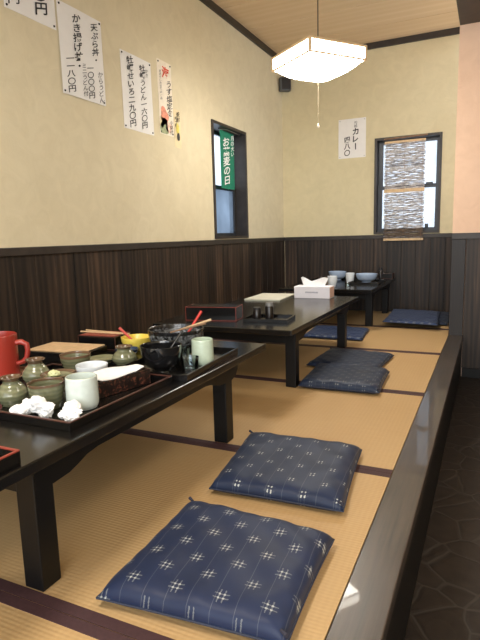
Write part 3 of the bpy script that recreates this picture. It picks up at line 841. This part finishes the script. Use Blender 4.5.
def closed_box(name, label, cat, cx, cy, w, d, h, rz, body, edge, z=TZ, sub='lid'):
    t = thing(name, label, cat, (cx, cy, z + 0.0005), rz)
    bm = bmesh.new(); box(bm, -w / 2, w / 2, -d / 2, d / 2, 0.0, h - 0.002, 0.002); finish('body', bm, body, t)
    bm = bmesh.new(); e = 0.0012
    hx, hy = w / 2, d / 2
    for z_ in (0.002, h - 0.002):
        for sy in (-1, 1): box(bm, -hx - e, hx + e, sy * hy - e, sy * hy + e, z_ - e, z_ + e)
        for sx in (-1, 1): box(bm, sx * hx - e, sx * hx + e, -hy, hy, z_ - e, z_ + e)
    for sx in (-1, 1):
        for sy in (-1, 1): box(bm, sx * hx - e, sx * hx + e, sy * hy - e, sy * hy + e, 0.002, h - 0.002)
    finish('red_edging', bm, edge, t)
    bm = bmesh.new(); box(bm, -hx + 0.006, hx - 0.006, -hy + 0.006, hy - 0.006, h - 0.002, h + 0.001, 0.001); finish(sub, bm, M['black'], t)
    return t
closed_box('lacquer_box', 'long black lacquer box with red edges on the middle table', 'box', -1.308, 2.435, 0.275, 0.125, 0.073, math.radians(9), M['black'], M['redrim'])
tray('condiment_tray', 'black condiment tray with small jars on the middle table', -1.012, 2.48, 0.232, 0.175, math.radians(6), h=0.019, rim=M['black'])

# square basket-box with tan mat
t = thing('noodle_box', 'square black box topped with a tan bamboo draining mat', 'box', (-1.425, 1.465, TZ), math.radians(6))
bm = bmesh.new(); box(bm, -0.125, 0.125, -0.075, 0.085, 0.0, 0.032, 0.002); finish('body', bm, M['black'], t)
bm = bmesh.new()
for i in range(44):
    x = -0.117 + 0.234 * i / 43
    tube(bm, (x, -0.068, 0.0355), (x, 0.078, 0.0355), 0.0027, seg=6)
finish('bamboo_mat', bm, M['woodtan'], t)

# box holding chopsticks
closed_box('lacquer_box', 'black lacquer box with red top against the wall side of the near table', 'box', -1.405, 1.665, 0.175, 0.11, 0.055, math.radians(4), M['black'], M['brownrim'], sub='top_panel')
for o in bpy.data.objects:
    if o.name.startswith('top_panel') and o.parent and o.parent.name.startswith('lacquer_box'):
        o.data.materials.clear(); o.data.materials.append(M['redrim'])
bm = bmesh.new()
tube(bm, (-0.115, 0.0, 0), (0.12, 0.0, 0), 0.0035, 0.0022, 8)
o = tag(finish('chopstick', bm, M['woodtan'], loc=(-1.40, 1.675, TZ + 0.0605), rotz=math.radians(-4), smooth=True), 'pale wooden chopstick lying across the red-topped lacquer box', 'chopstick')
o2 = o.copy(); COL.objects.link(o2); o2.location = (-1.40, 1.655, TZ + 0.0605); o2.rotation_euler.z = math.radians(2)
for q in (o, o2): q['group'] = 'chopsticks on the red-topped box'; q['label'] = 'pale wooden chopstick of the pair lying across the red-topped lacquer box'

# patterned box with napkin
def patterned():
    n = NT('black_box_red_pattern'); v = n.coord()
    f = n.noise(n.mapping(v, (1, 1, 1), (0.3, 0.2, 0.1)), 55, 3, 0.6, 2.5)
    sp = n.n('SeparateXYZ'); n.link(v, sp.inputs[0])
    k = n.ramp(f, [(0.56, (0, 0, 0)), (0.62, (1, 1, 1))])
    n.base(n.mix(k, (0.014, 0.009, 0.008), (0.16, 0.055, 0.035)), 0.3); return n.m
t = thing('cutlery_box', 'open black box with red brush pattern standing on the big near tray', 'box', (-0.958, 1.175, ZT), math.radians(-13))
w, d, h = 0.082, 0.185, 0.044
bm = bmesh.new()
for (a, b, c, e) in ((-w / 2, w / 2, -d / 2, -d / 2 + 0.005), (-w / 2, w / 2, d / 2 - 0.005, d / 2), (-w / 2, -w / 2 + 0.005, -d / 2 + 0.005, d / 2 - 0.005), (w / 2 - 0.005, w / 2, -d / 2 + 0.005, d / 2 - 0.005)):
    box(bm, a, b, c, e, 0, h, 0.001)
finish('side', bm, patterned(), t)
bm = bmesh.new(); box(bm, -w / 2 + 0.005, w / 2 - 0.005, -d / 2 + 0.005, d / 2 - 0.005, 0, 0.004); finish('base', bm, M['black'], t)
# folded napkin over the box
bm = bmesh.new(); n = 14; g = []
for j in range(n + 1):
    row = []
    for i in range(n + 1):
        u, v = i / n, j / n
        row.append(bm.verts.new((-0.044 + 0.086 * u, -0.082 + 0.15 * v, 0.050 + 0.006 * math.sin(5 * u + 2 * v) * math.sin(4 * v) + 0.018 * max(0, v - 0.8) * 5 * max(0, u - 0.4))))
    g.append(row)
slab(bm, g, 0.003)
tag(finish('folded_napkin', bm, M['tissue'], loc=(-0.958, 1.175, ZT), rotz=math.radians(-13), smooth=True), 'folded white paper napkin laid over the patterned black box', 'napkin')

# crumpled napkins
def crumple(label, x, y, rx, ry, rz_, seed):
    rnd = random.Random(seed)
    bm = bmesh.new(); bmesh.ops.create_icosphere(bm, subdivisions=4, radius=1)
    dirs = [(Vector((rnd.gauss(0, 1), rnd.gauss(0, 1), rnd.gauss(0, 1))).normalized(), rnd.uniform(0.25, 0.6)) for _ in range(26)]
    for v in bm.verts:
        n_ = v.co.normalized(); f = 0.72
        for d_, a in dirs:
            k = n_.dot(d_)
            if k > 0.72: f += a * (k - 0.72) * 2.6
            if -0.25 < k < -0.1: f -= 0.06
        f *= rnd.uniform(0.93, 1.07)
        v.co = Vector((n_.x * rx * f, n_.y * ry * f, n_.z * rz_ * f))
    zm = min(v.co.z for v in bm.verts)
    for v in bm.verts: v.co.z = max(0, (v.co.z - zm * 0.75))
    o = finish('crumpled_napkin', bm, M['tissue'], loc=(x, y, ZT))
    return tag(o, label, 'napkin', 'crumpled napkins on the near tray')
crumple('crumpled white napkin in front of the green pot at the left edge', -1.030, 0.905, 0.029, 0.019, 0.015, 1)
crumple('crumpled white napkin standing tallest, in front of the big green cup', -0.962, 0.906, 0.023, 0.020, 0.018, 2)
crumple('crumpled white napkin at the tray corner in front of the pale tall cup', -0.896, 0.920, 0.027, 0.021, 0.014, 3)

# ------------------------------------------------------------------ ceramics
def vessel(name, label, cat, x, y, z, prof, m, wob=0.0, group=None, sm=4, parent=None):
    bm = bmesh.new(); lathe(bm, smoothprof(prof, sm) if sm else prof, 44, wob)
    o = finish(name, bm, m, parent, smooth=True, loc=(x, y, z))
    if not parent: tag(o, label, cat, group)
    return o
def jar_prof(r, h):
    return [(0, 0), (r * .62, 0), (r * .72, h * .05), (r * .98, h * .30), (r * .97, h * .48), (r * .70, h * .70), (r * .52, h * .80), (r * .58, h * .90), (r * .70, h * .97), (r * .70, h), (r * .60, h * .99), (r * .46, h * .88), (r * .44, h * .78), (r * .6, h * .66), (r * .85, h * .4), (r * .6, h * .08), (0, h * .07)]
def cup_prof(r, h, rb=0.72, th=0.06, belly=0.0):
    return [(0, 0), (r * rb * .95, 0), (r * (rb + .05), h * .03), (r * (rb + (1 - rb) * .55 + belly), h * .3), (r * (.96 + belly * .5), h * .7), (r, h * .985), (r * (1 - th * .5), h), (r * (1 - th), h * .98), (r * (.96 - th + belly * .5), h * .7), (r * (rb + (1 - rb) * .5 - th + belly), h * .3), (r * (rb - th), h * .08), (0, h * .07)]
def bowl_prof(r, h, foot=0.45, th=0.05):
    return [(0, h * .02), (r * (foot - .06), h * .02), (r * (foot - .05), 0), (r * foot, 0), (r * foot, h * .10), (r * .78, h * .30), (r * .95, h * .65), (r, h * .985), (r * (1 - th * .4), h), (r * (1 - th), h * .98), (r * (.95 - th), h * .65), (r * (.74), h * .34), (r * .3, h * .16), (0, h * .15)]
def cyl_prof(r, h, th=0.07):
    return [(0, 0), (r * .78, 0), (r * .90, h * .04), (r * .99, h * .16), (r * 1.0, h * .45), (r * .985, h * .8), (r * .975, h * .985), (r * (.975 - th * .4), h), (r * (.975 - th), h * .985), (r * (1 - th), h * .45), (r * (.93 - th), h * .12), (r * .6, h * .08), (0, h * .07)]
G1 = 'small green glazed pots'
vessel('sauce_pot', 'ridged green pot with brown rim at the left picture edge, nearest', 'pot', -1.128, 0.955, ZT, jar_prof(0.040, 0.076), M['sage_jar'], 0.01, G1)
vessel('sauce_pot', 'ridged green pot with brown rim, behind the nearest green pot, beside the red jug', 'pot', -1.222, 1.128, ZT, jar_prof(0.041, 0.078), M['sage_jar'], 0.01, G1)
vessel('sauce_pot', 'ridged green pot in front of the yellow bowl', 'pot', -1.129, 1.433, TZ + 0.0005, jar_prof(0.042, 0.068), celadon('sage_glaze_pot', SAGE, BRN, 0.064), 0.01, G1)
vessel('soba_cup', 'large green glazed cup with uneven brown rim, between napkins and pale tall cup', 'cup', -1.022, 0.972, ZT, cup_prof(0.0455, 0.067, 0.7), M['sage_cup'], 0.015)
# wasabi plate on a little foot
t = thing('condiment_dish', 'round green footed dish holding a lump of pale wasabi', 'dish', (-1.112, 1.108, ZT))
vessel('dish', None, None, 0, 0, 0, [(0, 0), (0.024, 0), (0.024, 0.006), (0.020, 0.030), (0.035, 0.038), (0.050, 0.046), (0.0505, 0.0485), (0.048, 0.0485), (0.034, 0.042), (0, 0.040)], celadon('sage_glaze_dish', vary(SAGE, 1.2), BRN, 0.0465), 0.01, parent=t, sm=3)
bm = bmesh.new(); bmesh.ops.create_icosphere(bm, subdivisions=3, radius=1)
for v in bm.verts:
    n_ = v.co.copy(); f = 1 + 0.22 * math.sin(7 * n_.x + 3) * math.sin(6 * n_.y + 1) * math.sin(8 * n_.z)
    v.co = Vector((n_.x * 0.019 * f, n_.y * 0.015 * f, 0.042 + max(0, (n_.z + 0.6)) * 0.0095 * f))
tag(finish('wasabi_lump', bm, simple('pale_wasabi', (0.62, 0.66, 0.36), 0.6, 0.12, 80, 0.2), loc=(-1.122, 1.10, ZT), smooth=True), 'lump of pale green wasabi on the round green dish', 'wasabi')
vessel('tea_cup', 'tall pale celadon tea cup at the front corner of the big tray', 'cup', -0.933, 1.005, ZT, cyl_prof(0.041, 0.081), M['celadon'], 0.004)
vessel('small_bowl', 'small white porcelain bowl beside the folded napkin', 'bowl', -1.062, 1.192, ZT, bowl_prof(0.047, 0.058, 0.4, 0.07), M['porc'], 0.006)
vessel('soba_cup', 'green glazed bowl with thin brown rim, just right of the bamboo mat', 'cup', -1.242, 1.318, TZ + 0.0005, cup_prof(0.051, 0.056, 0.62), M['sage_bowl'], 0.008)
vessel('side_dish', 'flat empty green dish behind the white bowl', 'dish', -1.232, 1.440, TZ + 0.0005, [(0, 0), (0.03, 0), (0.032, 0.004), (0.05, 0.014), (0.051, 0.017), (0.048, 0.0165), (0.03, 0.008), (0, 0.007)], M['sage_plate'], 0.006)
vessel('side_dish', 'small dark blue dish half hidden behind the third green pot', 'dish', -1.215, 1.560, TZ + 0.0005, bowl_prof(0.044, 0.026, 0.5, 0.07), M['navyglaze'])
# red pouring pot
t = thing('hot_water_jug', 'big red lacquer jug with side handle, cut by the left picture edge', 'jug', (-1.428, 1.165, TZ + 0.007))
vessel('body', None, None, 0, 0, 0, [(0, 0), (0.060, 0), (0.064, 0.004), (0.064, 0.06), (0.0655, 0.125), (0.0645, 0.129), (0.061, 0.128), (0.0595, 0.06), (0.059, 0.012), (0, 0.010)], M['red'], parent=t, sm=3)
bm = bmesh.new()
path_tube(bm, [(0.060, 0.008, 0.105), (0.082, 0.011, 0.107), (0.098, 0.013, 0.098), (0.100, 0.013, 0.078), (0.095, 0.012, 0.056), (0.083, 0.011, 0.042), (0.060, 0.008, 0.036)], [0.009, 0.009, 0.009, 0.0085, 0.008, 0.008, 0.008], 12)
finish('handle', bm, M['red'], t, smooth=True)
t.rotation_euler.z = math.radians(18)

vessel('spice_bowl', 'yellow glazed bowl beyond the green pots, red spoon inside', 'bowl', -1.250, 1.668, TZ + 0.0005, cup_prof(0.060, 0.050, 0.62), M['yellow'], 0.01)
def spoon(label, p0, p1, r0, r1, m, bowl=True, name='spoon'):
    t = thing(name, label, 'spoon' if name == 'spoon' else 'ladle', p0)
    d = Vector(p1) - Vector(p0)
    bm = bmesh.new(); tube(bm, (0, 0, 0), d, r0, r1, 10); finish('handle', bm, m, t, smooth=True)
    if bowl:
        bm = bmesh.new(); bmesh.ops.create_uvsphere(bm, u_segments=16, v_segments=10, radius=1)
        for v in bm.verts: v.co = Vector((v.co.x * 0.014, v.co.y * 0.018, v.co.z * 0.005))
        bmesh.ops.translate(bm, vec=(0, 0, 0.002), verts=bm.verts)
        finish('scoop', bm, m, t, smooth=True)
    return t
spoon('red spoon leaning in the yellow bowl', (-1.245, 1.665, TZ + 0.018), (-1.300, 1.630, TZ + 0.090), 0.004, 0.0055, simple('salmon_red', (0.62, 0.10, 0.08), 0.35))
vessel('noodle_bowl', 'largest bowl, black with mottled grey band, on the far tray of the near table', 'bowl', -1.028, 1.612, ZT, bowl_prof(0.103, 0.098, 0.38, 0.06), M['mottled'], 0.004)
spoon('red spoon leaning in the big mottled bowl', (-1.00, 1.60, ZT + 0.045), (-0.945, 1.66, ZT + 0.158), 0.0035, 0.0055, simple('scarlet_lacquer', (0.60, 0.04, 0.03), 0.3))
bm = bmesh.new(); tube(bm, (0, 0, 0), (0.115, 0.05, 0.038), 0.003, 0.0045, 8)
tag(finish('chopstick', bm, M['woodtan'], loc=(-0.995, 1.562, ZT + 0.0985), smooth=True), 'pale wooden chopstick resting over the rim of the big mottled bowl', 'chopstick')
bm = bmesh.new(); tube(bm, (0, 0, 0), (0.115, 0.05, 0.030), 0.0028, 0.0042, 8)
tag(finish('chopstick', bm, M['woodbrown'], loc=(-1.0, 1.53, ZT + 0.0985), smooth=True), 'brown chopstick just below the pale one on the big mottled bowl', 'chopstick')
vessel('noodle_bowl', 'glossy plain black bowl with thin brown rim, in front of the mottled bowl', 'bowl', -0.945, 1.388, ZT, bowl_prof(0.067, 0.086, 0.45, 0.05), [M['blackglaze']], 0.003)
spoon('black ladle leaning out of the plain black bowl', (-0.938, 1.40, ZT + 0.045), (-0.900, 1.450, ZT + 0.125), 0.003, 0.004, M['blackglaze'], name='ladle')
GG = 'small clear glasses by the pale green cup'
def tumbler(label, x, y, z, r, h):
    t = thing('drinking_glass', label, 'glass', (x, y, z))
    vessel('glass_wall', None, None, 0, 0, 0, [(0, 0), (r * .85, 0), (r * .88, h * .03), (r, h), (r * .95, h), (r * .83, h * .12), (0, h * .11)], M['glass'], parent=t, sm=0)
    return t
tag(vessel('drinking_glass', '', '', -0.872, 1.440, ZT, [(0, 0), (.027, 0), (.028, .002), (.0315, .040), (.0300, .040), (.0265, .006), (0, .005)], M['glass'], sm=0), 'low wide clear glass in front of the pale green ribbed cup', 'glass', GG)
tag(vessel('drinking_glass', '', '', -0.925, 1.502, ZT, [(0, 0), (.016, 0), (.0165, .002), (.0185, .055), (.0175, .055), (.0155, .006), (0, .005)], M['glass'], sm=0), 'narrow taller clear glass left of the pale green ribbed cup', 'glass', GG)
vessel('tea_cup', 'pale green ribbed tea cup standing alone at the far tray corner', 'cup', -0.868, 1.522, ZT, cyl_prof(0.0375, 0.083), M['celadon2'], 0.004)

# ------------------------------------------------------------------ middle table things
def shaker(label, x, y, r, h, dark):
    t = thing('condiment_jar', label, 'jar', (x, y, ZT))
    vessel('jar_body', None, None, 0, 0, 0, [(0, 0), (r, 0), (r, h * .70), (r * .9, h * .76), (0, h * .77)], dark, parent=t, sm=0)
    vessel('jar_lid', None, None, 0, 0, h * .77, [(0, 0), (r * .98, 0), (r * .98, h * .18), (r * .85, h * .23), (0, h * .23)], simple('dull_grey_lid', (0.16, 0.16, 0.16), 0.4) if h > 0.07 else M['plastic'], parent=t, sm=0)
soy = simple('dark_soy_glass', (0.010, 0.007, 0.006), 0.3, 0.1)
shaker('shorter dark condiment jar, left one in the middle table\'s black tray', -1.090, 2.50, 0.021, 0.056, soy)
shaker('taller condiment jar with pale metal lid in the middle table\'s black tray', -1.025, 2.512, 0.021, 0.082, soy)
t = thing('tissue_box', 'white tissue box with a tissue pulled up, on the middle table', 'tissue box', (-1.083, 3.475, TZ + 0.0005), math.radians(0))
tb = simple('white_card', (0.78, 0.76, 0.82), 0.6, 0.02, 20, 0)
bm = bmesh.new(); box(bm, -0.125, 0.125, -0.058, 0.058, 0, 0.080, 0.002); finish('carton', bm, tb, t)
bm = bmesh.new(); box(bm, -0.045, 0.045, -0.0592, -0.0578, 0.036, 0.046)
finish('printed_band', bm, simple('grey_print', (0.45, 0.45, 0.52), 0.6, 0.25, 150, 0), t)
bm = bmesh.new(); box(bm, 0.1249, 0.1258, -0.052, 0.052, 0.006, 0.074); finish('end_panel', bm, simple('peach_print', (0.78, 0.52, 0.42), 0.6, 0.05), t)
bm = bmesh.new(); n = 16; g = []
for j in range(7):
    v = j / 6; row = []
    for i in range(n + 1):
        u = i / n
        hgt = 0.018 + 0.042 * abs(math.sin((u * 1.15 + 0.30) * math.pi * 1.35)) + 0.012 * u
        hgt = 0.030 + 0.034 * max(0, 1 - abs(u - 0.06) / 0.32) + 0.030 * max(0, 1 - abs(u - 0.85) / 0.5)
        row.append(bm.verts.new((-0.075 - 0.012 * v + (0.15 + 0.034 * v) * u, 0.012 * math.sin(6 * u) * v - 0.02 * v * (1 - u) + 0.016 * v * u, 0.080 + hgt * v)))
    g.append(row)
slab(bm, g, 0.002)
finish('tissue', bm, M['tissue'], t, smooth=True)
t = thing('menu_booklet', 'flat pale paper menu lying behind the condiment jars on the middle table', 'menu', (-1.375, 3.40, TZ + 0.0005), math.radians(3))
bm = bmesh.new(); box(bm, -0.125, 0.125, -0.185, 0.185, 0, 0.008, 0.001); finish('pages', bm, simple('pale_menu', (0.62, 0.62, 0.52), 0.5, 0.06, 15, 0), t)
bm = bmesh.new(); box(bm, -0.127, 0.127, -0.187, 0.187, 0.0081, 0.010, 0.0005); finish('cover', bm, simple('pale_menu_cover', (0.66, 0.65, 0.55), 0.4, 0.05, 15, 0), t)

# ------------------------------------------------------------------ far table things
ZZ = TZ + 0.0005
vessel('tea_cup', 'white tapered cup at the front left of the farthest table, above the tissue box', 'cup', -1.156, 4.205, ZZ, cup_prof(0.040, 0.088, 0.6), M['porc'])
vessel('tea_cup', 'white cup between the two pale blue bowls on the farthest table', 'cup', -1.105, 4.60, ZZ, cup_prof(0.039, 0.085, 0.7), M['porc'])
vessel('rice_bowl', 'pale blue bowl at the back left of the farthest table', 'bowl', -1.29, 4.87, ZZ, bowl_prof(0.083, 0.078), M['bluebowl'])
tray('serving_tray', 'black tray under the right-hand pale blue bowl on the farthest table', -0.955, 4.60, 0.25, 0.38, 0, h=0.02, rim=M['black'])
vessel('rice_bowl', 'pale blue bowl on the tray at the right of the farthest table', 'bowl', -0.965, 4.62, ZT, bowl_prof(0.092, 0.072), M['bluebowl'])
vessel('drinking_glass', 'small clear glass at the front edge of the farthest table', 'glass', -1.008, 4.125, ZZ, [(0, 0), (.020, 0), (.021, .003), (.024, .045), (.0225, .045), (.0195, .008), (0, .007)], M['glass'], sm=0)
vessel('tea_cup', 'small dark cup, leftmost thing on the farthest table', 'cup', -1.345, 4.53, ZZ, cup_prof(0.040, 0.052, 0.7), simple('dark_brown_glaze', (0.05, 0.035, 0.03), 0.2))
vessel('tea_cup', 'beige cup just right of the small dark cup on the farthest table', 'cup', -1.255, 4.44, ZZ, cup_prof(0.033, 0.058, 0.7), simple('beige_glaze', (0.32, 0.25, 0.2), 0.3))
tray('serving_tray', 'black tray at the back of the farthest table behind the bowls', -1.12, 5.03, 0.30, 0.20, 0, h=0.03, rim=M['brownrim'])
def smalljar(label, x, y, r, h, group=None):
    t = thing('condiment_jar', label, 'jar', (x, y, ZZ), 0, group)
    vessel('jar_body', None, None, 0, 0, 0, [(0, 0), (r, 0), (r, h * .65), (r * .6, h * .78), (0, h * .78)], soy, parent=t, sm=0)
    vessel('jar_lid', None, None, 0, 0, h * .78, [(0, 0), (r * .65, 0), (r * .65, h * .2), (0, h * .22)], M['plastic'], parent=t, sm=0)
smalljar('taller dark jar at the back of the farthest table', -0.925, 5.06, 0.023, 0.105)
smalljar('shorter dark jar just left of the small box on the farthest table', -0.935, 4.95, 0.022, 0.06)
closed_box('lacquer_box', 'small dark brown box at the back right corner of the farthest table', 'box', -0.862, 5.085, 0.10, 0.11, 0.05, 0, M['black_matte'], M['brownrim'])
